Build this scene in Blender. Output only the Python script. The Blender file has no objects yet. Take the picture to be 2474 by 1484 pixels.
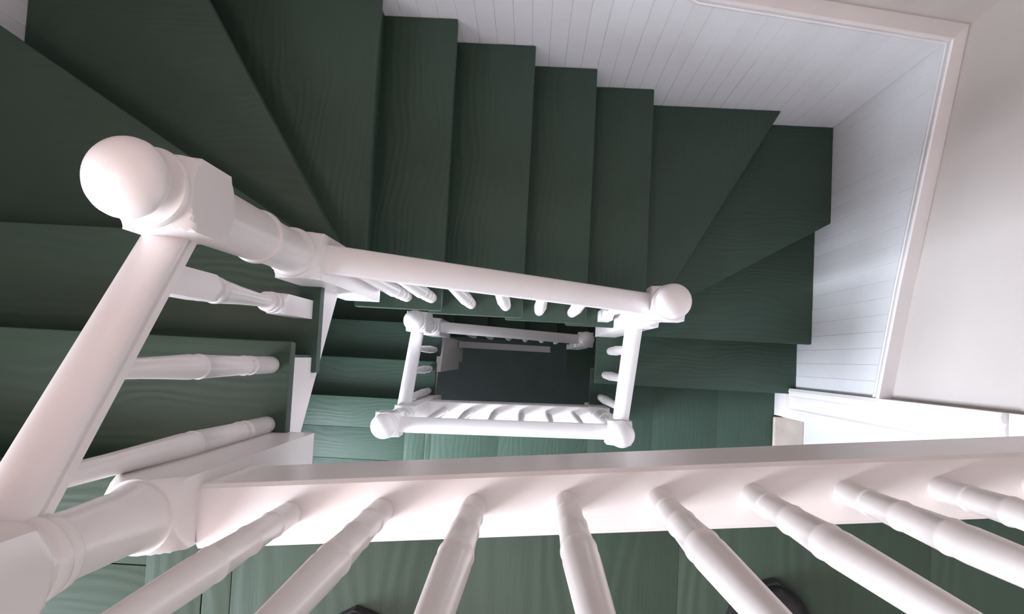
import bpy, bmesh, math, random
from mathutils import Vector, Matrix

random.seed(7)
scene = bpy.context.scene
COL = scene.collection
H = 0.19                      # one riser
PI = math.pi

# ------------------------------------------------------------------ camera
CAM = Vector((0.0, 0.0, 1.13835))
ca, cb, cg, FPX = 0.0627693, 0.0188659, 0.0511573, 1973.9
cam_data = bpy.data.cameras.new('camera')
cam_data.sensor_fit = 'HORIZONTAL'
cam_data.sensor_width = 36.0
cam_data.lens = FPX * 36.0 / 2474.0
cam_data.clip_start = 0.01
cam = bpy.data.objects.new('camera', cam_data)
COL.objects.link(cam)
cam.matrix_world = (Matrix.Translation(CAM) @ Matrix.Rotation(cg, 4, 'Z')
                    @ Matrix.Rotation(ca, 4, 'X') @ Matrix.Rotation(cb, 4, 'Y'))
scene.camera = cam

# ------------------------------------------------------------------ world, lights, exposure
world = bpy.data.worlds.new('world')
scene.world = world
world.use_nodes = True
wn = world.node_tree.nodes
wn['Background'].inputs['Color'].default_value = (0.72, 0.84, 1.0, 1)
wn['Background'].inputs['Strength'].default_value = 1.2


def area_light(name, loc, rot, sx, sy, power, col):
    d = bpy.data.lights.new(name, 'AREA')
    d.shape = 'RECTANGLE'
    d.size, d.size_y, d.energy, d.color = sx, sy, power, col
    o = bpy.data.objects.new(name, d)
    o.location = loc
    o.rotation_euler = rot
    COL.objects.link(o)
    return o


XL, YT, XR, YB = -1.3727, 1.039, 1.24, -1.55      # faces the treads run up to (wainscot faces)
BT = 0.013                                        # wainscot board thickness
WL, WB, WR = XL - BT, YT + BT, XR + BT            # plaster faces behind the boards
ZG = -30 * H                                      # hall floor at the bottom of the well
ZO = -15 * H                                      # lower landing
ZC = 2.25                                         # ceiling
WIN = [(-1.30, -0.42, 0.15, 1.55), (-1.30, -0.42, ZO + 0.25, ZO + 1.85), (-1.30, -0.42, ZG + 0.5, ZG + 1.6)]     # windows in the left wall (lowest is added fill): y0 y1 z0 z1
for i, (y0, y1, z0, z1) in enumerate(WIN):
    area_light('window_and_fill_light', (XL - 0.20, (y0 + y1) / 2, (z0 + z1) / 2), (0, -PI / 2, math.radians(8)),
               z1 - z0, y1 - y0, (54, 118, 12)[i], ((0.87, 0.91, 1.0), (0.80, 0.88, 1.0), (0.85, 0.92, 1.0))[i])  # the third light is added to lift the hall floor

# unseen lamp added as warm fill over the top landing (housing built further down)
FILL_LAMP = (-0.55, -0.35, ZC - 0.10)
lamp = area_light('added_fill_light', (FILL_LAMP[0], FILL_LAMP[1], FILL_LAMP[2] - 0.005), (0, 0, 0), 0.50, 0.50, 9.0, (1.0, 0.77, 0.73))
lamp.data.shape = 'DISK'

vs = scene.view_settings
vs.view_transform = 'Standard'
vs.look = 'None'
vs.gamma = 1.0
vs.use_curve_mapping = False
vs.exposure = 0.80


# ------------------------------------------------------------------ materials
def new_mat(name, rough=0.5):
    m = bpy.data.materials.new(name)
    m.use_nodes = True
    nt = m.node_tree
    b = nt.nodes['Principled BSDF']
    b.inputs['Roughness'].default_value = rough
    return m, nt, b


def tex_noise(nt, scale, vec, detail=4, rough=0.55):
    n = nt.nodes.new('ShaderNodeTexNoise')
    n.inputs['Scale'].default_value = scale
    n.inputs['Detail'].default_value = detail
    n.inputs['Roughness'].default_value = rough
    nt.links.new(vec, n.inputs['Vector'])
    return n


def ramp(nt, fac, c0, c1, p0=0.3, p1=0.7):
    r = nt.nodes.new('ShaderNodeValToRGB')
    r.color_ramp.elements[0].position = p0
    r.color_ramp.elements[1].position = p1
    r.color_ramp.elements[0].color = (*c0, 1)
    r.color_ramp.elements[1].color = (*c1, 1)
    nt.links.new(fac, r.inputs['Fac'])
    return r


def coords(nt, scale=(1, 1, 1), kind='Object'):
    t = nt.nodes.new('ShaderNodeTexCoord')
    mp = nt.nodes.new('ShaderNodeMapping')
    mp.inputs['Scale'].default_value = scale
    nt.links.new(t.outputs[kind], mp.inputs['Vector'])
    return mp.outputs['Vector']


def paint(name, c0, c1, rough, scale=9.0, bump=0.05, bscale=160.0, dist=0.001):
    m, nt, b = new_mat(name, rough)
    v = coords(nt)
    n = tex_noise(nt, scale, v, 3)
    nt.links.new(ramp(nt, n.outputs['Fac'], c0, c1).outputs['Color'], b.inputs['Base Color'])
    n2 = tex_noise(nt, bscale, v, 2)
    bp = nt.nodes.new('ShaderNodeBump')
    bp.inputs['Strength'].default_value = bump
    bp.inputs['Distance'].default_value = dist
    nt.links.new(n2.outputs['Fac'], bp.inputs['Height'])
    nt.links.new(bp.outputs['Normal'], b.inputs['Normal'])
    return m


def grained_green(name, axis):
    """green floor paint over wood: the grain runs along `axis` and shows as relief"""
    m, nt, b = new_mat(name, 0.52)
    b.inputs['Specular IOR Level'].default_value = 0.38
    sc = {'X': (1.1, 13, 13), 'Y': (13, 1.1, 13)}[axis]
    v = coords(nt, sc)
    # long cathedral grain = distorted bands across the board, plus fine pores
    warp = tex_noise(nt, 1.3, coords(nt, {'X': (1.6, 4, 4), 'Y': (4, 1.6, 4)}[axis]), 2)
    addv = nt.nodes.new('ShaderNodeVectorMath')
    addv.operation = 'MULTIPLY_ADD'
    nt.links.new(warp.outputs['Color'], addv.inputs[0])
    addv.inputs[1].default_value = (2.6, 2.6, 2.6)
    nt.links.new(v, addv.inputs[2])
    w = nt.nodes.new('ShaderNodeTexWave')
    w.wave_type = 'BANDS'
    w.bands_direction = {'X': 'Y', 'Y': 'X'}[axis]
    w.inputs['Scale'].default_value = 0.9
    w.inputs['Distortion'].default_value = 1.4
    w.inputs['Detail'].default_value = 3
    nt.links.new(addv.outputs['Vector'], w.inputs['Vector'])
    fine = tex_noise(nt, 9.0, coords(nt, {'X': (1.5, 30, 30), 'Y': (30, 1.5, 30)}[axis]), 4, 0.6)
    mix = nt.nodes.new('ShaderNodeMath')
    mix.operation = 'MULTIPLY_ADD'
    nt.links.new(fine.outputs['Fac'], mix.inputs[0])
    mix.inputs[1].default_value = 0.6
    nt.links.new(w.outputs['Fac'], mix.inputs[2])
    bp = nt.nodes.new('ShaderNodeBump')
    bp.inputs['Strength'].default_value = 0.20
    bp.inputs['Distance'].default_value = 0.002
    nt.links.new(mix.outputs['Value'], bp.inputs['Height'])
    nt.links.new(bp.outputs['Normal'], b.inputs['Normal'])
    wear = tex_noise(nt, 3.0, coords(nt), 5, 0.6)
    nt.links.new(ramp(nt, wear.outputs['Fac'], (0.030, 0.056, 0.038), (0.037, 0.068, 0.047)).outputs['Color'], b.inputs['Base Color'])
    return m


M_GX = grained_green('green_paint_grain_x', 'X')
M_GY = grained_green('green_paint_grain_y', 'Y')
M_WHITE = paint('white_gloss_paint', (0.78, 0.735, 0.725), (0.82, 0.775, 0.765), 0.30)
M_BOARD = paint('white_wainscot_paint', (0.76, 0.755, 0.77), (0.79, 0.785, 0.80), 0.45, bump=0.04)
M_WALL = paint('beige_wall_paint', (0.50, 0.448, 0.418), (0.52, 0.468, 0.438), 0.75, scale=4, bump=0.1, bscale=220)
M_CEIL = paint('ceiling_paint', (0.84, 0.79, 0.77), (0.86, 0.81, 0.79), 0.8)
M_DOOR = paint('pale_door_paint', (0.60, 0.60, 0.64), (0.63, 0.63, 0.67), 0.4)
M_SILL = paint('worn_pale_wood', (0.45, 0.38, 0.33), (0.56, 0.48, 0.42), 0.6, scale=14, bump=0.2)
M_HALL = paint('dark_hall_floor', (0.055, 0.072, 0.066), (0.065, 0.084, 0.077), 0.55)
M_LEATHER = paint('black_leather', (0.010, 0.010, 0.012), (0.018, 0.017, 0.019), 0.4, scale=30, bump=0.3)
M_RUBBER = paint('black_rubber', (0.012, 0.012, 0.012), (0.02, 0.02, 0.02), 0.8)
M_LACE = paint('dark_lace', (0.03, 0.03, 0.035), (0.05, 0.05, 0.055), 0.8)
mg, nt_, bg = new_mat('window_glass', 0.02)          # thin clear pane: mostly straight through, a little mirror
tr = nt_.nodes.new('ShaderNodeBsdfTransparent')
gl = nt_.nodes.new('ShaderNodeBsdfGlossy')
gl.inputs['Roughness'].default_value = 0.02
mx = nt_.nodes.new('ShaderNodeMixShader')
mx.inputs['Fac'].default_value = 0.06
nt_.links.new(tr.outputs['BSDF'], mx.inputs[1])
nt_.links.new(gl.outputs['BSDF'], mx.inputs[2])
nt_.links.new(mx.outputs['Shader'], nt_.nodes['Material Output'].inputs['Surface'])
M_GLASS = mg

# ------------------------------------------------------------------ object helpers
WLOC = {}


def tag(o, label=None, cat=None, group=None, kind=None):
    if label:
        o['label'] = label
    if cat:
        o['category'] = cat
    if group:
        o['group'] = group
    if kind:
        o['kind'] = kind
    return o


def empty(name, loc, **kw):
    o = bpy.data.objects.new(name, None)
    o.empty_display_size = 0.1
    COL.objects.link(o)
    o.location = loc
    WLOC[o.name] = Vector(loc)
    return tag(o, **kw)


def link(name, bm, mat, parent=None, origin=None, smooth=None, **kw):
    """one mesh object; the geometry is given in world coordinates"""
    bmesh.ops.recalc_face_normals(bm, faces=bm.faces[:])
    if origin is None:
        lo = Vector((min(v.co[i] for v in bm.verts) for i in range(3)))
        hi = Vector((max(v.co[i] for v in bm.verts) for i in range(3)))
        origin = Vector(((lo.x + hi.x) / 2, (lo.y + hi.y) / 2, lo.z))
    origin = Vector(origin)
    bmesh.ops.translate(bm, verts=bm.verts[:], vec=-origin)
    me = bpy.data.meshes.new(name)
    bm.to_mesh(me)
    bm.free()
    me.materials.append(mat)
    if smooth:
        me.shade_smooth()
        me.set_sharp_from_angle(angle=math.radians(smooth))
    o = bpy.data.objects.new(name, me)
    COL.objects.link(o)
    WLOC[o.name] = origin
    if parent is not None:
        o.parent = parent
        o.location = origin - WLOC[parent.name]
    else:
        o.location = origin
    return tag(o, **kw)


def bevel(bm, w, seg=2):
    if w:
        bmesh.ops.bevel(bm, geom=bm.edges[:], offset=w, segments=seg, affect='EDGES', profile=0.6)


def add_box(bm, x0, x1, y0, y1, z0, z1):
    vs_ = [bm.verts.new(c) for c in ((x0, y0, z0), (x1, y0, z0), (x1, y1, z0), (x0, y1, z0),
                                     (x0, y0, z1), (x1, y0, z1), (x1, y1, z1), (x0, y1, z1))]
    for f in ((0, 3, 2, 1), (4, 5, 6, 7), (0, 1, 5, 4), (1, 2, 6, 5), (2, 3, 7, 6), (3, 0, 4, 7)):
        bm.faces.new([vs_[i] for i in f])


def box(name, b, mat, parent=None, bev=0.0, seg=2, **kw):
    bm = bmesh.new()
    add_box(bm, *b)
    bevel(bm, bev, seg)
    return link(name, bm, mat, parent, smooth=40 if bev else None, **kw)


def boxes(name, bs, mat, parent=None, **kw):
    bm = bmesh.new()
    for b in bs:
        add_box(bm, *b)
    return link(name, bm, mat, parent, **kw)


def add_prism(bm, pts, vec):
    """polygon (3-D points) pushed along vec"""
    a = [bm.verts.new(p) for p in pts]
    c = [bm.verts.new(Vector(p) + Vector(vec)) for p in pts]
    n = len(pts)
    bm.faces.new(a)
    bm.faces.new(c[::-1])
    for i in range(n):
        bm.faces.new((a[i], a[(i + 1) % n], c[(i + 1) % n], c[i]))


def slab(name, poly, z0, z1, mat, parent=None, bev=0.005, **kw):
    bm = bmesh.new()
    add_prism(bm, [(x, y, z0) for x, y in poly], (0, 0, z1 - z0))
    bevel(bm, bev)
    return link(name, bm, mat, parent, smooth=40, **kw)


def sweep(name, prof, p0, p1, mat, parent=None, up=(0, 0, 1), smooth=35, **kw):
    """profile (side, up) swept straight from p0 to p1, ends cut plumb"""
    p0, p1 = Vector(p0), Vector(p1)
    d = (p1 - p0)
    dh = Vector((d.x, d.y, 0)).normalized()
    side = Vector((dh.y, -dh.x, 0))
    bm = bmesh.new()
    pts = [p0 + side * s + Vector((0, 0, u)) for s, u in prof]
    add_prism(bm, pts, d)
    return link(name, bm, mat, parent, smooth=smooth, **kw)


BIG = 9.0


def loft(bm, c, rows, seg=48, rot=0.0):
    """stacked cross sections (z, a, R): a square of half side a cut by a circle of radius R - turned and square stock alike"""
    rings = []
    for z, a, R in rows:
        ring = []
        for k in range(seg):
            t = 2 * PI * k / seg
            r = min(a / max(abs(math.cos(t)), abs(math.sin(t))), R)
            ring.append(bm.verts.new((c[0] + r * math.cos(t + rot), c[1] + r * math.sin(t + rot), z)))
        rings.append(ring)
    for p, q in zip(rings, rings[1:]):
        for k in range(seg):
            bm.faces.new((p[k], p[(k + 1) % seg], q[(k + 1) % seg], q[k]))
    bm.faces.new(rings[0][::-1])
    bm.faces.new(rings[-1])


def lofted(name, c, rows, mat, parent, seg=48, rot=0.0, smooth=32, **kw):
    bm = bmesh.new()
    loft(bm, c, rows, seg, rot)
    return link(name, bm, mat, parent, smooth=smooth, **kw)


def ball_rows(z, r, n=16):
    return [(z - r * math.cos(PI * i / n), BIG, max(0.0008, r * math.sin(PI * i / n))) for i in range(n + 1)]


# ------------------------------------------------------------------ the shell of the stairwell
T = 0.14
def wall_boxes_left():
    bs = []
    ys = [YB - T, WIN[0][0], WIN[0][1], YT + T]
    XL = WL
    bs.append((XL - T, XL, ys[0], ys[1], ZG - 0.1, ZC))
    bs.append((XL - T, XL, ys[2], ys[3], ZG - 0.1, ZC))
    bs.append((XL - T, XL, ys[1], ys[2], ZG - 0.1, WIN[2][2]))
    bs.append((XL - T, XL, ys[1], ys[2], WIN[2][3], WIN[1][2]))
    bs.append((XL - T, XL, ys[1], ys[2], WIN[1][3], WIN[0][2]))
    bs.append((XL - T, XL, ys[1], ys[2], WIN[0][3], ZC))
    return bs


wall_left = boxes('wall_left', wall_boxes_left(), M_WALL, kind='structure', label='beige stairwell wall on the left with white wainscot above the winder treads')
wall_back = boxes('wall_back', [(WL, WR, WB, WB + T, ZG - 0.1, ZC)], M_WALL, kind='structure', label='stairwell wall above the straight flight, white boards below, beige above')
DY0, DY1, DZ1 = -1.02, -0.205, -0.97                 # doorway in the right wall, lower landing
wall_right = boxes('wall_right', [(WR, WR + T, YB - T, DY0, ZG - 0.1, ZC), (WR, WR + T, DY1, YT + T, ZG - 0.1, ZC),
                                  (WR, WR + T, DY0, DY1, DZ1, ZC), (WR, WR + T, DY0, DY1, ZG - 0.1, ZO - 0.03)],
                   M_WALL, kind='structure', label='beige stairwell wall on the right with white board wainscot and a doorway')
wall_front = boxes('wall_front', [(WL, WR, YB - T, YB, ZG - 0.1, ZC)], M_WALL, kind='structure', label='beige wall behind the landings')
ceiling = boxes('ceiling', [(XL - T, XR + T, YB - T, YT + T, ZC, ZC + 0.1)], M_CEIL, kind='structure', label='pale ceiling over the stairwell')

# wainscot: upright boards with a chair rail that follows the stairs
BACK_CAP = [(XL, -0.05), (-0.47, -0.32), (0.43, -1.075), (XR, -1.28)]
RIGHT_CAP = [(YT, -1.28), (0.30, -1.59), (-0.075, -1.735)]
LEFT_CAP = [(YT, -0.05), (0.23, 0.22), (-0.21, 0.58)]


def lerp_path(path, s):
    for (a, za), (b, zb) in zip(path, path[1:]):
        if min(a, b) - 1e-6 <= s <= max(a, b) + 1e-6:
            return za + (zb - za) * (s - a) / (b - a)
    return path[0][1] if abs(s - path[0][0]) < abs(s - path[-1][0]) else path[-1][1]


BW = 0.0585


def board_row(path, axis, face, inward, parent, depth=1.25):
    s0, s1 = min(path[0][0], path[-1][0]), max(path[0][0], path[-1][0])
    if axis == 'y':
        s1 += 0.005                                    # tuck the last board into the corner
    n = int(round((s1 - s0) / BW))
    w = (s1 - s0) / n
    for i in range(n):
        a, b = s0 + i * w + 0.0002, s0 + (i + 1) * w - 0.0002
        za, zb = lerp_path(path, a), lerp_path(path, b)
        lo = min(za, zb) - depth
        c = 0.0014
        t = BT + random.uniform(-0.0006, 0.0004)
        # plan section with eased long edges
        sec = [(a, 0), (b, 0), (b, t - c), (b - c, t), (a + c, t), (a, t - c)]
        bm = bmesh.new()
        bot, top = [], []
        for s, q in sec:
            xy = (s, face + inward * q) if axis == 'x' else (face + inward * q, s)
            zt = lerp_path(path, s)
            bot.append(bm.verts.new((*xy, lo)))
            top.append(bm.verts.new((*xy, zt)))
        bm.faces.new(bot)
        bm.faces.new(top[::-1])
        for k in range(6):
            bm.faces.new((bot[k], bot[(k + 1) % 6], top[(k + 1) % 6], top[k]))
        link('board', bm, M_BOARD, parent)


board_row(BACK_CAP, 'x', WB, -1, wall_back)
board_row(RIGHT_CAP, 'y', WR, -1, wall_right)
board_row(LEFT_CAP, 'y', WL, 1, wall_left)


def cap_rail(name, path, axis, face, inward, label):
    prof = [(-BT, -0.052), (0.017, -0.052), (0.020, -0.036), (0.017, -0.030), (0.021, -0.022), (0.024, 0.010), (0.030, 0.020), (0.036, 0.026), (0.036, 0.034), (0.031, 0.038), (-BT, 0.038)]
    bm = bmesh.new()
    rings = []
    for s, z in path:
        ring = []
        for q, u in prof:
            s2 = s
            if s in (XL, YT, XR):                      # mitre in the corners
                s2 = s - (q if s > 0 else -q)
            xy = (s2, face + inward * q) if axis == 'x' else (face + inward * q, s2)
            ring.append(bm.verts.new((*xy, z + u)))
        rings.append(ring)
    n = len(prof)
    for p, q in zip(rings, rings[1:]):
        for k in range(n):
            bm.faces.new((p[k], p[(k + 1) % n], q[(k + 1) % n], q[k]))
    bm.faces.new(rings[0])
    bm.faces.new(rings[-1][::-1])
    return link(name, bm, M_WHITE, kind='structure', label=label, smooth=25)


cap_rail('trim_1', BACK_CAP, 'x', YT, -1, 'white chair rail capping the boards beside the straight flight')
cap_rail('trim_2', RIGHT_CAP, 'y', XR, -1, 'white chair rail falling along the right wall to the door casing')
cap_rail('trim_3', LEFT_CAP, 'y', XL, 1, 'white chair rail on the left wall over the upper winders')

# doorway on the lower landing
door = empty('door_1', (XR, (DY0 + DY1) / 2, ZO), kind='structure', label='pale painted door in a moulded white casing on the lower landing')
box('door_leaf', (XR + 0.095, XR + 0.135, DY0 + 0.02, DY1 - 0.012, ZO + 0.03, DZ1), M_DOOR, door, 0.003)
for s, (ya, yb) in ((1, (DY1 - 0.012, DY1)), (-1, (DY0, DY0 + 0.012))):
    box('jamb', (XR - 0.004, XR + T, ya, yb, ZO, DZ1), M_WHITE, door, 0.002)
box('sill', (XR - 0.045, XR + 0.13, DY0 + 0.012, DY1 - 0.012, ZO + 0.001, ZO + 0.028), M_SILL, door, 0.008, 3)
CPROF = [(0, -BT), (0.13, -BT), (0.13, 0.030), (0.118, 0.034), (0.106, 0.030), (0.100, 0.020), (0.092, 0.024), (0.060, 0.019), (0.040, 0.017), (0.033, 0.023), (0.026, 0.018), (0.018, 0.022), (0.008, 0.018), (0, 0.010)]


def casing_side(y_in, sgn):
    bm = bmesh.new()
    pts = [(XR - q, y_in + sgn * s, ZO + 0.17) for s, q in CPROF]
    add_prism(bm, pts, (0, 0, DZ1 - ZO - 0.17))
    link('casing', bm, M_WHITE, door, smooth=25)
    box('plinth_block', (XR - 0.04, WR, min(y_in - sgn * 0.004, y_in + sgn * 0.136), max(y_in - sgn * 0.004, y_in + sgn * 0.136), ZO + 0.001, ZO + 0.17), M_WHITE, door, 0.004)


casing_side(DY1, 1)
casing_side(DY0, -1)
bm = bmesh.new()
add_prism(bm, [(XR - q, DY0 - 0.13, DZ1 + s) for s, q in CPROF], (0, DY1 - DY0 + 0.26, 0))
link('head_casing', bm, M_WHITE, door, smooth=25)
kb = bmesh.new()
kc = (XR + 0.07, DY0 + 0.08)
loft(kb, (0, 0), [(0.0, BIG, 0.024), (0.004, BIG, 0.024), (0.006, BIG, 0.010), (0.030, BIG, 0.009), (0.036, BIG, 0.022), (0.048, BIG, 0.026), (0.058, BIG, 0.020), (0.061, BIG, 0.004)], 24)
bmesh.ops.rotate(kb, verts=kb.verts[:], cent=(0, 0, 0), matrix=Matrix.Rotation(-PI / 2, 3, 'Y'))
bmesh.ops.translate(kb, verts=kb.verts[:], vec=(XR + 0.095, DY0 + 0.09, ZO + 1.0))
link('door_knob', kb, M_SILL, door, smooth=40)

cl = empty('added_fill_lamp', (FILL_LAMP[0], FILL_LAMP[1], FILL_LAMP[2]), label='round frosted lamp added as unseen fill over the top landing', cat='lamp')  # housing and glowing diffuser of the added fill lamp
me_, nte, be = new_mat('fill_lamp_glass', 0.6)
be.inputs['Base Color'].default_value = (0.9, 0.88, 0.86, 1)
be.inputs['Emission Color'].default_value = (1.0, 0.80, 0.78, 1)
be.inputs['Emission Strength'].default_value = 1.0
lofted('diffuser', FILL_LAMP[:2], [(FILL_LAMP[2], BIG, 0.24), (FILL_LAMP[2] + 0.03, BIG, 0.26), (FILL_LAMP[2] + 0.06, BIG, 0.25)], me_, cl)
lofted('base_plate', FILL_LAMP[:2], [(FILL_LAMP[2] + 0.06, BIG, 0.27), (FILL_LAMP[2] + 0.095, BIG, 0.27), (ZC - 0.0005, BIG, 0.26)], M_WHITE, cl)

# windows in the left wall, behind the photographer's left shoulder; lowest added as fill
for i, (y0, y1, z0, z1) in enumerate(WIN):
    w = empty('window_%d' % (i + 1), (XL, (y0 + y1) / 2, z0), kind='structure',
              label=('tall white sash window lighting the top landing', 'tall white sash window lighting the lower landing', 'white sash window added unseen to brighten the dark hall')[i])
    f = 0.05
    for b in ((y0, y0 + f, z0, z1), (y1 - f, y1, z0, z1), (y0 + f, y1 - f, z0, z0 + f), (y0 + f, y1 - f, z1 - f, z1)):
        box('frame_bar', (XL - 0.09, XL - 0.05, b[0], b[1], b[2], b[3]), M_WHITE, w, 0.004)
    zm = (z0 + z1) / 2
    box('meeting_rail', (XL - 0.09, XL - 0.05, y0 + f, y1 - f, zm - 0.02, zm + 0.02), M_WHITE, w, 0.003)
    for za, zb in ((z0 + f, zm - 0.02), (zm + 0.02, z1 - f)):
        box('pane', (XL - 0.072, XL - 0.068, y0 + f, y1 - f, za, zb), M_GLASS, w)
    box('window_sill', (XL - 0.05, XL + 0.05, y0 - 0.03, y1 + 0.03, z0 - 0.035, z0 + 0.004), M_WHITE, w, 0.006)

# ------------------------------------------------------------------ floors
def plank_floor(name, xs, y_lo, y_hi, z, parent_label, thick=0.03):
    base = empty(name, (0, y_lo, z - thick), kind='structure', label=parent_label)
    for a, b in zip(xs, xs[1:]):
        g = 0.0006 if b < -0.3 else 0.0001
        poly = [(a + g, y_lo), (b - g, y_lo), (b - g, y_hi(b)), (a + g, y_hi(a))]
        slab('plank', poly, z - thick, z, M_GY, base, 0.0016 if b < -0.3 else 0.0006)
    return base


def curb_back(x):
    return -0.2465 + (x + 0.3083) * 0.0935


up_floor = plank_floor('floor', [-0.512, -0.431, -0.391, -0.10, 0.22, 0.56, 0.90, XR], YB, lambda x: curb_back(x) + 0.03, 0.0,
                       'green painted board floor of the top landing')
slab('joist_bed', [(-0.49, YB), (XR, YB), (XR, curb_back(XR) + 0.02), (-0.49, curb_back(-0.49) + 0.01)], -0.20, -0.031, M_WHITE, up_floor, 0)
low_floor = plank_floor('floor', [-0.577, -0.478, -0.449, -0.12, 0.31], YB, lambda x: -0.245, ZO, 'green painted board floor of the lower landing')
for a, b in ((0.31, 0.62), (0.62, 0.93), (0.93, XR)):
    slab('plank', [(a + 0.0001, YB), (b - 0.0001, YB), (b - 0.0001, -0.03), (a + 0.0001, -0.03)], ZO - 0.03, ZO, M_GY, low_floor, 0.0006)
boxes('joist_bed', [(-0.555, 0.30, YB, -0.27, ZO - 0.2, ZO - 0.031), (0.33, XR, YB, -0.06, ZO - 0.2, ZO - 0.031)], M_WHITE, low_floor)
hall = boxes('floor', [(XL, XR, YB, YT, ZG - 0.08, ZG)], M_HALL, kind='structure', label='dark hall floor at the bottom of the stairwell')


# ------------------------------------------------------------------ staircases
def staircase(z0, xs, yA, yB, yC, ye, xA, label, riser_to_floor):
    """one storey: quarter landing, two left steps, three winders, four straight steps, three winders, one right step"""
    st = empty('staircase', (-0.9, 0.1, z0 - 15 * H), label=label, cat='staircase')
    xr = 0.315
    ov = 0.062
    TH = 0.034
    zz = lambda k: z0 - k * H

    def tread(k, poly, mat):
        return slab('tread', poly, zz(k) - TH, zz(k), mat, st, 0.006)

    def riser(k, p, q, inset, mat):
        """board under the nosing p-q of step k, down to the step below"""
        d = Vector((q[0] - p[0], q[1] - p[1])).normalized()
        n = Vector((-d.y, d.x)) * inset
        n2 = Vector((-d.y, d.x)) * (inset + (0.018 if inset > 0 else -0.018))
        bm = bmesh.new()
        pts = [(p[0] + n.x, p[1] + n.y), (q[0] + n.x, q[1] + n.y), (q[0] + n2.x, q[1] + n2.y), (p[0] + n2.x, p[1] + n2.y)]
        zb = zz(k + 1) - 0.01
        add_prism(bm, [(x, y, zb) for x, y in pts], (0, 0, zz(k) - TH - 0.0005 - zb))
        link('riser', bm, mat, st)

    # A: quarter landing of boards running across
    ys_ = [yA, yA - 0.155, yA - 0.315, yA - 0.50, yA - 0.70, yA - 0.90, yA - 1.10, YB]
    for a, b in zip(ys_, ys_[1:]):
        slab('plank', [(XL, b + 0.0006), (xA - 0.008, b + 0.0006), (xA - 0.008, a - 0.0006), (XL, a - 0.0006)], zz(1) - TH, zz(1), M_GX, st, 0.002)
    box('riser', (xA - 0.006, xA + 0.012, YB, yA - 0.045, zz(1) - 0.012, zz(0) - 0.0315), M_GY, st)
    riser(1, (XL, yA), (xs + 0.0, yA), -0.025, M_GX)
    tread(2, [(XL, yA - 0.03), (xs, yA - 0.03), (xs, yB), (XL, yB)], M_GX)
    riser(2, (XL, yB), (xs - 0.012, yB), -0.025, M_GX)
    tread(3, [(XL, yB - ov), (xs, yB - ov), (xs, yC), (XL, yC)], M_GX)
    riser(3, (XL, yC), (xs - 0.012, yC), -0.025, M_GX)
    # D E F: winders round the left newel
    tread(4, [(XL, yC - ov), (xs - 0.05, yC - ov), (xs - 0.03, yC - 0.02), (xs - 0.06, 0.238), (XL, 0.772)], M_GX)
    riser(4, (XL, 0.772), (xs - 0.06, 0.238), 0.025 * -1, M_GX)
    tread(5, [(XL, 0.69), (xs - 0.045, yC - 0.06), (xs - 0.02, 0.200), (-0.975, YT), (XL, YT)], M_GX)
    riser(5, (-0.975, YT), (-0.487, 0.262), -0.025, M_GY)
    tread(6, [(-1.06, YT), (xs - 0.09, 0.22), (xs - 0.04, 0.15), (-0.472, 0.15), (-0.472, YT)], M_GY)
    riser(6, (-0.472, YT), (-0.472, 0.16), -0.025, M_GY)
    # G H I J: the straight flight
    xn = [-0.472, -0.2689, -0.0242, 0.1967, 0.4275]
    for i in range(4):
        a, b = xn[i], xn[i + 1]
        tread(7 + i, [(a - ov, ye), (b, ye), (b, YT), (a - ov, YT)], M_GY)
        riser(7 + i, (b, YT), (b, ye + 0.012), -0.025, M_GY)
    # K L M: winders round the right newel
    tread(11, [(0.4275 - ov, ye), (0.4275 - ov, YT), (0.963, YT), (0.452, ye + 0.005)], M_GY)
    riser(11, (0.963, YT), (0.452, ye + 0.012), -0.025, M_GY)
    tread(12, [(0.88, YT), (XR, YT), (XR, 0.630), (0.40, 0.136), (0.37, ye + 0.03)], M_GX)
    riser(12, (XR, 0.630), (0.40, 0.136), -0.025, M_GX)
    tread(13, [(XR, 0.71), (XR, 0.1245), (xr, 0.1245), (xr, 0.17), (0.41, 0.20)], M_GX)
    riser(13, (XR, 0.1245), (xr + 0.012, 0.1245), -0.025, M_GX)
    tread(14, [(XR, 0.1245 + ov), (XR, -0.10), (xr, -0.10), (xr, 0.1245 + ov)], M_GX)
    riser(14, (XR, -0.10), (xr + 0.012, -0.10), -0.025, M_GX)
    # white outer strings
    xo = xs - 0.011
    prof = [(yA, zz(2) - TH - 0.001), (yB - 0.03, zz(2) - TH - 0.001), (yB - 0.03, zz(3) - TH - 0.001), (yC - 0.06, zz(3) - TH - 0.001),
            (yC - 0.06, zz(4) - 0.045), (yA, zz(2) - 0.115)]
    bm = bmesh.new()
    add_prism(bm, [(xo - 0.03, y, z) for y, z in prof], (0.03, 0, 0))
    link('outer_string', bm, M_WHITE, st)
    ys0 = ye + 0.045
    pr = [(xn[0] + 0.03, zz(7) - TH - 0.001)]
    for i in range(1, 4):
        pr += [(xn[i] - 0.03, zz(6 + i) - TH - 0.001), (xn[i] - 0.03, zz(7 + i) - TH - 0.001)]
    pr += [(0.32, zz(10) - TH - 0.001), (0.32, zz(10) - 0.22), (xn[0] + 0.03, zz(7) - 0.30)]
    bm = bmesh.new()
    add_prism(bm, [(x, ys0, z) for x, z in pr], (0, 0.03, 0))
    link('outer_string', bm, M_WHITE, st)
    bm = bmesh.new()
    add_prism(bm, [(xr + 0.022, y, z) for y, z in ((0.10, zz(14) - TH - 0.001), (-0.07, zz(14) - TH - 0.001), (-0.07, zz(15) - 0.12), (0.10, zz(14) - 0.20))], (0.03, 0, 0))
    link('outer_string', bm, M_WHITE, st)
    return st


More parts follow.
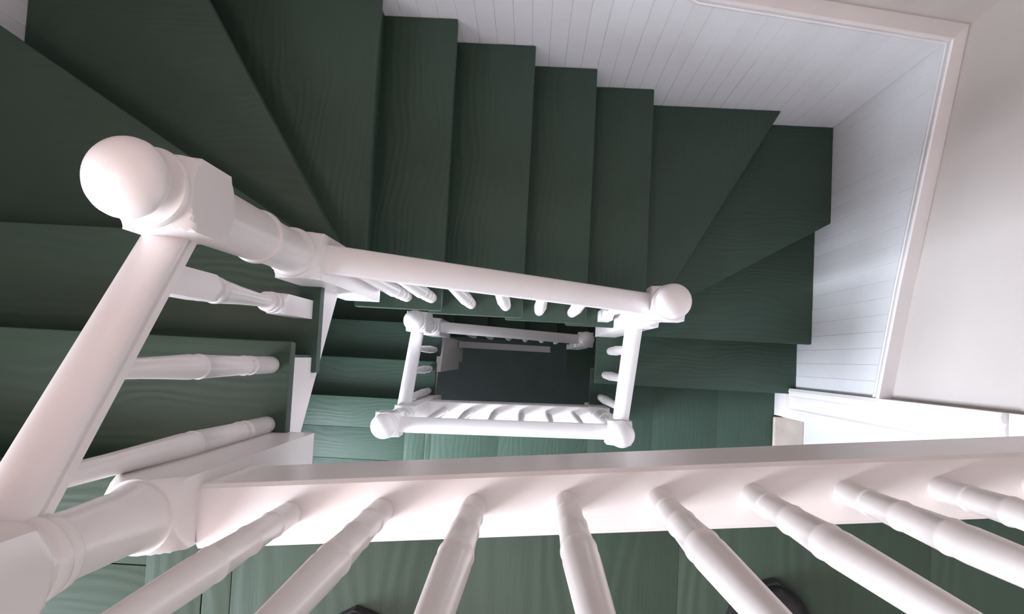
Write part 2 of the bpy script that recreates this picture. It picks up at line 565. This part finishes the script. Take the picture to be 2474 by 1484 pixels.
st_up = staircase(0.0, -0.441, -0.21, 0.008, 0.233, 0.13, -0.485,
                  'upper green painted wooden staircase winding down from the top landing', True)
st_low = staircase(ZO, -0.485, -0.241, -0.043, 0.165, 0.115, -0.552,
                   'lower green painted staircase, in shadow, leading down from the lower landing', True)
# white panel under the lower left flight and the white ledge under its next flight
bm = bmesh.new()
add_prism(bm, [(-0.505, y, z) for y, z in ((0.10, -3.50), (-0.10, -3.36), (-0.10, -4.55), (-0.05, -4.55), (-0.05, -4.85), (0.10, -4.85))], (0.03, 0, 0))
link('spandrel_panel', bm, M_WHITE, st_low)
bm = bmesh.new()
add_prism(bm, [(x, 0.050, z) for x, z in ((-0.47, -4.42), (0.16, -4.72), (0.16, -4.77), (-0.47, -4.48))], (0, 0.042, 0))
link('string_ledge', bm, M_WHITE, st_low)


# ------------------------------------------------------------------ newel posts
def newel(xy, zball, zb_top, zb_bot, zl_top, zl_bot, label, a=0.044, rings=()):
    """ball finial, square block, turned shaft, long square block below"""
    n = empty('newel_post', (xy[0], xy[1], zl_bot), label=label, cat='newel post', group='white newel posts round the stairwell')
    R2 = a * 1.4145
    lofted('ball_finial', xy, ball_rows(zball, 0.0445), M_WHITE, n)
    lofted('collar', xy, [(zball - 0.062, BIG, 0.040), (zball - 0.060, BIG, 0.0455), (zball - 0.051, BIG, 0.0475), (zball - 0.044, BIG, 0.0455), (zball - 0.040, BIG, 0.036), (zball - 0.030, BIG, 0.026)], M_WHITE, n)
    zt = zball - 0.062

    def square(z1, z0, soft_top, soft_bot):
        rows = []
        if soft_bot:
            rows += [(z0 + 0.024 * t, a, a * 0.96 + (R2 - a * 0.96) * t) for t in (0, .2, .4, .6, .8, 1)]
        else:
            rows += [(z0, a - 0.002, R2 - 0.002), (z0 + 0.002, a, R2)]
        top = []
        if soft_top:
            top += [(z1 - 0.024 * t, a, a * 0.98 + (R2 - a * 0.98) * t) for t in (1, .8, .6, .4, .2, 0)]
        else:
            top += [(z1 - 0.002, a, R2), (z1, a - 0.002, R2 - 0.002)]
        return rows + top

    lofted('upper_block', xy, square(zt, zb_bot, True, True), M_WHITE, n, smooth=18)
    L = zb_bot - zl_top
    f = lambda t: zl_top + L * t
    sh = [(zl_top - 0.001, BIG, a * 0.99), (zl_top + 0.006, BIG, 0.0405), (zl_top + 0.016, BIG, 0.0385), (zl_top + 0.022, BIG, 0.0445), (zl_top + 0.030, BIG, 0.0455), (zl_top + 0.038, BIG, 0.0445), (zl_top + 0.043, BIG, 0.0385)]
    if L > 0.25:
        sh += [(f(.30), BIG, 0.0375), (f(.50) - 0.012, BIG, 0.039), (f(.50) - 0.008, BIG, 0.0425), (f(.50), BIG, 0.0435), (f(.50) + 0.008, BIG, 0.0425), (f(.50) + 0.010, BIG, 0.0395), (f(.75), BIG, 0.0405)]
    sh += [(zb_bot - 0.004, BIG, 0.0415), (zb_bot + 0.001, BIG, 0.0425)]
    lofted('shaft', xy, sh, M_WHITE, n)
    lofted('lower_block', xy, square(zl_top, zl_bot, True, False), M_WHITE, n, smooth=18)
    return n


TL, TR, BR = (-0.440, 0.171), (0.357, 0.161), (0.345, -0.251)
BL2, TL2, TR2 = (-0.495, -0.265), (-0.494, 0.136), (0.341, 0.129)
BL = (-0.438, -0.205)
newel(TL, 0.279, 0.217, 0.072, -0.365, -1.00, 'tall white newel post nearest the camera, with the largest ball')
newel(TR, -0.90, 0, -1.10, -1.38, -2.72, 'white newel post with a ball where the straight flight meets the right winders')
newel(BR, -1.75, 0, -1.96, -2.62, -3.04, 'white newel post at the right end of the lower landing rail')
newel(BL2, -1.75, 0, -1.96, -2.24, -3.26, 'white newel post with a bright ball at the left end of the lower landing rail')
newel(TL2, -2.35, 0, -2.67, -2.98, -3.55, 'small white newel post far below, left end of the deep shadowed handrail')
newel(TR2, -3.65, 0, -3.86, -4.15, -5.2, 'smallest and deepest white newel post, right end of the shadowed handrail')

# the corner post of the top landing: only its foot and part of its shaft are in view
nb = empty('newel_post', (*BL, -0.41), label='thick white newel post at the lower left corner, its top out of the picture', cat='newel post',
           group='white newel posts round the stairwell')
ab = 0.0435
RB = ab * 1.4145
lofted('lower_block', BL, [(-0.41, ab - .002, RB - .002), (-0.408, ab, RB)] + [(0.20 - 0.05 * t, ab, ab * 1.0 + (RB - ab) * math.sin(t * PI / 2)) for t in (1, .8, .6, .45, .3, .15, 0)], M_WHITE, nb)
lofted('shaft', BL, [(0.199, BIG, 0.0405), (0.206, BIG, 0.0395), (0.22, BIG, 0.0365), (0.24, BIG, 0.0355), (0.34, BIG, 0.0335), (0.368, BIG, 0.0335), (0.372, BIG, 0.0365), (0.378, BIG, 0.0380), (0.384, BIG, 0.0365),
                    (0.388, BIG, 0.0345), (0.394, BIG, 0.0385), (0.402, BIG, 0.0400), (0.410, BIG, 0.0385), (0.414, BIG, 0.036), (0.43, BIG, 0.0385)], M_WHITE, nb)
lofted('upper_block', BL, [(0.43 + 0.045 * t, ab, ab * 0.92 + (RB - ab * 0.92) * math.sin(t * PI / 2)) for t in (0, .15, .3, .45, .6, .8, 1)]
       + [(0.89 - 0.045 * t, ab, ab * 1.02 + (RB - ab * 1.02) * math.sin(t * PI / 2)) for t in (1, .8, .6, .45, .3, .15, 0)], M_WHITE, nb)
lofted('collar', BL, [(0.888, BIG, 0.040), (0.890, BIG, 0.0455), (0.899, BIG, 0.0475), (0.906, BIG, 0.0455), (0.910, BIG, 0.036), (0.92, BIG, 0.026)], M_WHITE, nb)
lofted('ball_finial', BL, ball_rows(0.95, 0.0445), M_WHITE, nb)

# ------------------------------------------------------------------ rails and balusters
# mopstick-like handrail: round top, groove, narrower foot
RAIL = [(-0.024, -0.036), (0.024, -0.036), (0.0265, -0.032), (0.0265, -0.014), (0.0225, -0.009), (0.0225, -0.005)]
RAIL += [(0.0285 * math.cos(t), 0.004 + 0.027 * math.sin(t)) for t in [-.25 + (PI + .5) * i / 14 for i in range(15)]]
RAIL += [(-0.0225, -0.005), (-0.0225, -0.009), (-0.0265, -0.014), (-0.0265, -0.032)]


def baluster_rows(L, r=0.0140, ringed=(0.07, 0.15, 0.25)):
    """turned baluster: two fine rings near the foot, a swelling under the third, then a long taper"""
    a_, b_, c_ = ringed
    rows = [(0, BIG, r), (0.004, BIG, r * 1.03)]
    for h_, k, nxt in ((a_, 1.04, 1.0), (b_, 1.07, 1.04), (c_, 1.17, 1.14)):
        rows += [(h_ - 0.005, BIG, r * k), (h_ - 0.003, BIG, r * (k + .05)), (h_, BIG, r * (k + .065)), (h_ + 0.003, BIG, r * (k + .05)), (h_ + 0.005, BIG, r * nxt)]
    rows += [(c_ + 0.035, BIG, r * 1.19), (c_ + (L - c_) * .35, BIG, r * 1.03), (c_ + (L - c_) * .6, BIG, r * .88), (L, BIG, r * .78)]
    return rows


def square_baluster_rows(L, a=0.0195):
    R2 = a * 1.4145
    s = lambda z, t: (z, a, a * .96 + (R2 - a * .96) * math.sin(t * PI / 2))
    zb = 0.20
    rows = [(0, a, R2), (zb - 0.03, a, R2), s(zb - 0.02, .8), s(zb - 0.01, .5), s(zb, .1), (zb + 0.004, BIG, a * .72), (zb + 0.010, BIG, a * .78), (zb + 0.014, BIG, a * 1.0), (zb + 0.020, BIG, a * 1.03), (zb + 0.026, BIG, a * .98),
            (zb + 0.030, BIG, a * .7), (zb + 0.038, BIG, a * .92), (zb + 0.046, BIG, a * .92), (zb + 0.052, BIG, a * .66)]
    zt = max(L * 0.72, zb + 0.16)
    rows += [(zb + 0.09, BIG, a * .60), ((zb + zt) / 2 + .03, BIG, a * .76), (zt - 0.045, BIG, a * .97), (zt - 0.032, BIG, a * .95), (zt - 0.028, BIG, a * 1.05), (zt - 0.020, BIG, a * 1.08), (zt - 0.012, BIG, a * 1.04), (zt - 0.008, BIG, a * .86)]
    rows += [s(zt, .1), s(zt + 0.012, .5), s(zt + 0.024, .8), (zt + 0.035, a, R2), (L, a, R2)]
    return rows


def railing(label, p0, p1, bal, cat='railing', curb=None, ringed=(0.07, 0.15, 0.25), seg=24, overlap=0.012, r=0.0160):
    """bal: list of (x, y, foot height, kind)"""
    p0, p1 = Vector(p0), Vector(p1)
    d = (p1 - p0)
    rl = empty('stair_railing', ((p0.x + p1.x) / 2, (p0.y + p1.y) / 2, min([b[2] for b in bal] + [p0.z - 1])), label=label, cat=cat, group='white railings round the stairwell')
    u = d.normalized() * overlap
    sweep('handrail', RAIL, p0 - u, p1 + u, M_WHITE, rl)
    dh = Vector((d.x, d.y))
    for x, y, zf, kind in bal:
        t = (Vector((x, y)) - Vector((p0.x, p0.y))).dot(dh) / dh.dot(dh)
        L = p0.z + d.z * t - 0.030 - zf
        rows = baluster_rows(L, r=r, ringed=ringed) if kind == 'round' else square_baluster_rows(L)
        lofted('baluster', (x, y), [(zf + z, a, R) for z, a, R in rows], M_WHITE, rl, seg=32 if kind == 'square' else seg)
    return rl


railing('white handrail and three balusters of the short left flight nearest the camera', (-0.464, 0.127, 0.120), (-0.464, -0.161, 0.392),
        [(-0.476, -0.037, -2 * H, 'round'), (-0.476, -0.148, -2 * H, 'round'), (-0.476, 0.078, -3 * H, 'square')], ringed=(0.12, 0.15, 0.34), seg=32, r=0.0152)
railing('white handrail with a row of small balusters falling along the straight green flight', (-0.396, 0.171, -0.43), (0.313, 0.161, -1.03),
        [(-0.375, 0.168, -7 * H, 'round'), (-0.300, 0.168, -7 * H, 'round'), (-0.192, 0.167, -8 * H, 'round'), (-0.079, 0.166, -8 * H, 'round'),
         (0.033, 0.166, -9 * H, 'round'), (0.147, 0.166, -9 * H, 'round'), (0.272, 0.168, -10 * H, 'square')], seg=24)
railing('short white handrail with three balusters beside the right flight', (0.350, 0.117, -1.60), (0.350, -0.207, -1.86),
        [(0.362, 0.050, -13 * H, 'round'), (0.362, -0.058, -14 * H, 'round'), (0.362, -0.170, -15 * H, 'round')])

# lower landing: level rail over a white bottom rail
zl = ZO + 0.13
low_bal = []
for i in range(6):
    t = (i + 1) / 7
    low_bal.append((BL2[0] + (BR[0] - BL2[0]) * t, BL2[1] + (BR[1] - BL2[1]) * t, zl, 'round'))
rl = railing('level white railing across the edge of the lower landing', (BL2[0] + 0.044, BL2[1], -1.86), (BR[0] - 0.044, BR[1], -1.86), low_bal)
bm = bmesh.new()
q0, q1 = Vector((BL2[0] + 0.042, BL2[1], 0)), Vector((BR[0] - 0.042, BR[1], 0))
sweep('bottom_rail', [(-0.039, -0.17), (0.039, -0.17), (0.039, -0.004), (0.035, 0), (-0.035, 0), (-0.039, -0.004)], (q0.x, q0.y, zl), (q1.x, q1.y, zl), M_WHITE, rl)

# top landing: long bottom rail, a little out of square, balusters rising past the camera
zc = 0.13
cy = lambda x: -0.211 + (x + 0.35) * 0.0937
ups = [-0.2807 + 0.1122 * i for i in range(13)]
rl = railing('long white railing of the top landing in the foreground, balusters rising past the camera', (BL[0] + 0.0435, cy(BL[0] + 0.0435), 0.82), (XR - 0.014, cy(XR - 0.014), 0.82),
             [(x, cy(x), zc, 'round') for x in ups], seg=48, r=0.0140)
sweep('bottom_rail', [(-0.039, -0.17), (0.039, -0.17), (0.039, -0.005), (0.034, 0), (-0.034, 0), (-0.039, -0.005)], (BL[0] + 0.042, cy(BL[0] + 0.042), zc), (XR - 0.002, cy(XR), zc), M_WHITE, rl)

# storey below
railing('white handrail of the lower left flight seen between the two left balls', (-0.512, BL2[1] + 0.043, -2.34), (-0.512, TL2[1] - 0.043, -2.61),
        [(-0.517, -0.200, ZO - 2 * H, 'round'), (-0.517, -0.083, ZO - 2 * H, 'round'), (-0.517, 0.02, ZO - 3 * H, 'round')])
railing('deepest white handrail, in shadow over the dark hall floor', (TL2[0] + 0.043, TL2[1], -3.05), (TR2[0] - 0.043, TR2[1], -3.76),
        [(-0.35, 0.128, ZO - 7 * H, 'round'), (-0.25, 0.128, ZO - 8 * H, 'round'), (-0.13, 0.127, ZO - 8 * H, 'round'), (-0.02, 0.127, ZO - 9 * H, 'round'), (0.09, 0.127, ZO - 9 * H, 'round'), (0.19, 0.127, ZO - 10 * H, 'round')])


# ------------------------------------------------------------------ the photographer's shoes
def shoe(cx, ytoe, rot, label):
    s = empty('shoe', (cx, ytoe - 0.14, 0.0), label=label, cat='shoe', group="photographer's shoes")
    L, W = 0.29, 0.052

    def outline(t):
        # half width along the foot, t = 0 heel .. 1 toe
        pts = [(0, .0), (.01, .28), (.03, .46), (.06, .59), (.10, .67), (.17, .71), (.25, .70), (.34, .67), (.42, .68), (.51, .76), (.60, .87), (.68, .95), (.75, .99), (.81, .98), (.86, .92), (.90, .82), (.94, .66), (.97, .48), (.99, .27), (1, .0)]
        for (a, wa), (b, wb) in zip(pts, pts[1:]):
            if a <= t <= b:
                u = (t - a) / (b - a)
                return (wa + (wb - wa) * u) * W
        return 0

    ts = [0, .01, .03, .06, .10, .17, .25, .34, .42, .51, .60, .68, .75, .81, .86, .90, .94, .97, .99, 1]

    def P(x, y, z):
        c, sn = math.cos(rot), math.sin(rot)
        return (cx + x * c - y * sn, ytoe - L + (x * sn + y * c), z)

    def strip(z0, z1, grow):
        bm = bmesh.new()
        pl = [(outline(t) + grow if 0 < t < 1 else 0, t * L + (grow if t == 1 else -grow if t == 0 else 0)) for t in ts]
        loop = [P(x, y, z0) for x, y in pl] + [P(-x, y, z0) for x, y in pl[-2:0:-1]]
        add_prism(bm, loop, (0, 0, z1 - z0))
        return bm

    link('sole', strip(0.0, 0.024, 0.005), M_RUBBER, s)
    # upper: arched sections, low at the toe, high at the instep
    bm = bmesh.new()
    rings = []
    for t in ts:
        w = max(outline(t), 0.004)
        hgt = 0.024 + (0.075 if t < .3 else 0.085 if t < .45 else 0.085 - (t - .45) / .25 * 0.035 if t < .7 else 0.050 - (t - .7) / .3 * 0.018) * (1 if 0.02 < t < .98 else .55)
        ring = []
        for k in range(13):
            an = PI * k / 12
            ring.append(bm.verts.new(P(w * math.cos(an), t * L, 0.022 + (hgt - 0.022) * math.sin(an) ** 0.7)))
        rings.append(ring)
    for p, q in zip(rings, rings[1:]):
        for k in range(12):
            bm.faces.new((p[k], p[k + 1], q[k + 1], q[k]))
    bm.faces.new(rings[0])
    bm.faces.new(rings[-1][::-1])
    link('upper', bm, M_LEATHER, s, smooth=60)
    # laces across the instep
    for i in range(4):
        y = L * (.46 + .06 * i)
        zc_ = 0.024 + 0.088 - i * 0.0085
        bm = bmesh.new()
        prev = None
        sec = []
        for k in range(7):
            x = -0.022 + 0.044 * k / 6
            z = zc_ - 9.0 * x * x
            ring = [bm.verts.new(P(x, y + 0.004 * math.cos(a), z + 0.0025 * math.sin(a))) for a in [2 * PI * j / 6 for j in range(6)]]
            if prev:
                for j in range(6):
                    bm.faces.new((prev[j], prev[(j + 1) % 6], ring[(j + 1) % 6], ring[j]))
            else:
                bm.faces.new(ring[::-1])
            prev = ring
        bm.faces.new(prev)
        link('lace', bm, M_LACE, s)
    return s


shoe(0.318, -0.283, -0.10, 'black shoe tip showing between balusters at the lower right')
shoe(-0.186, -0.352, 0.10, 'black shoe tip just entering at the bottom edge, left of centre')
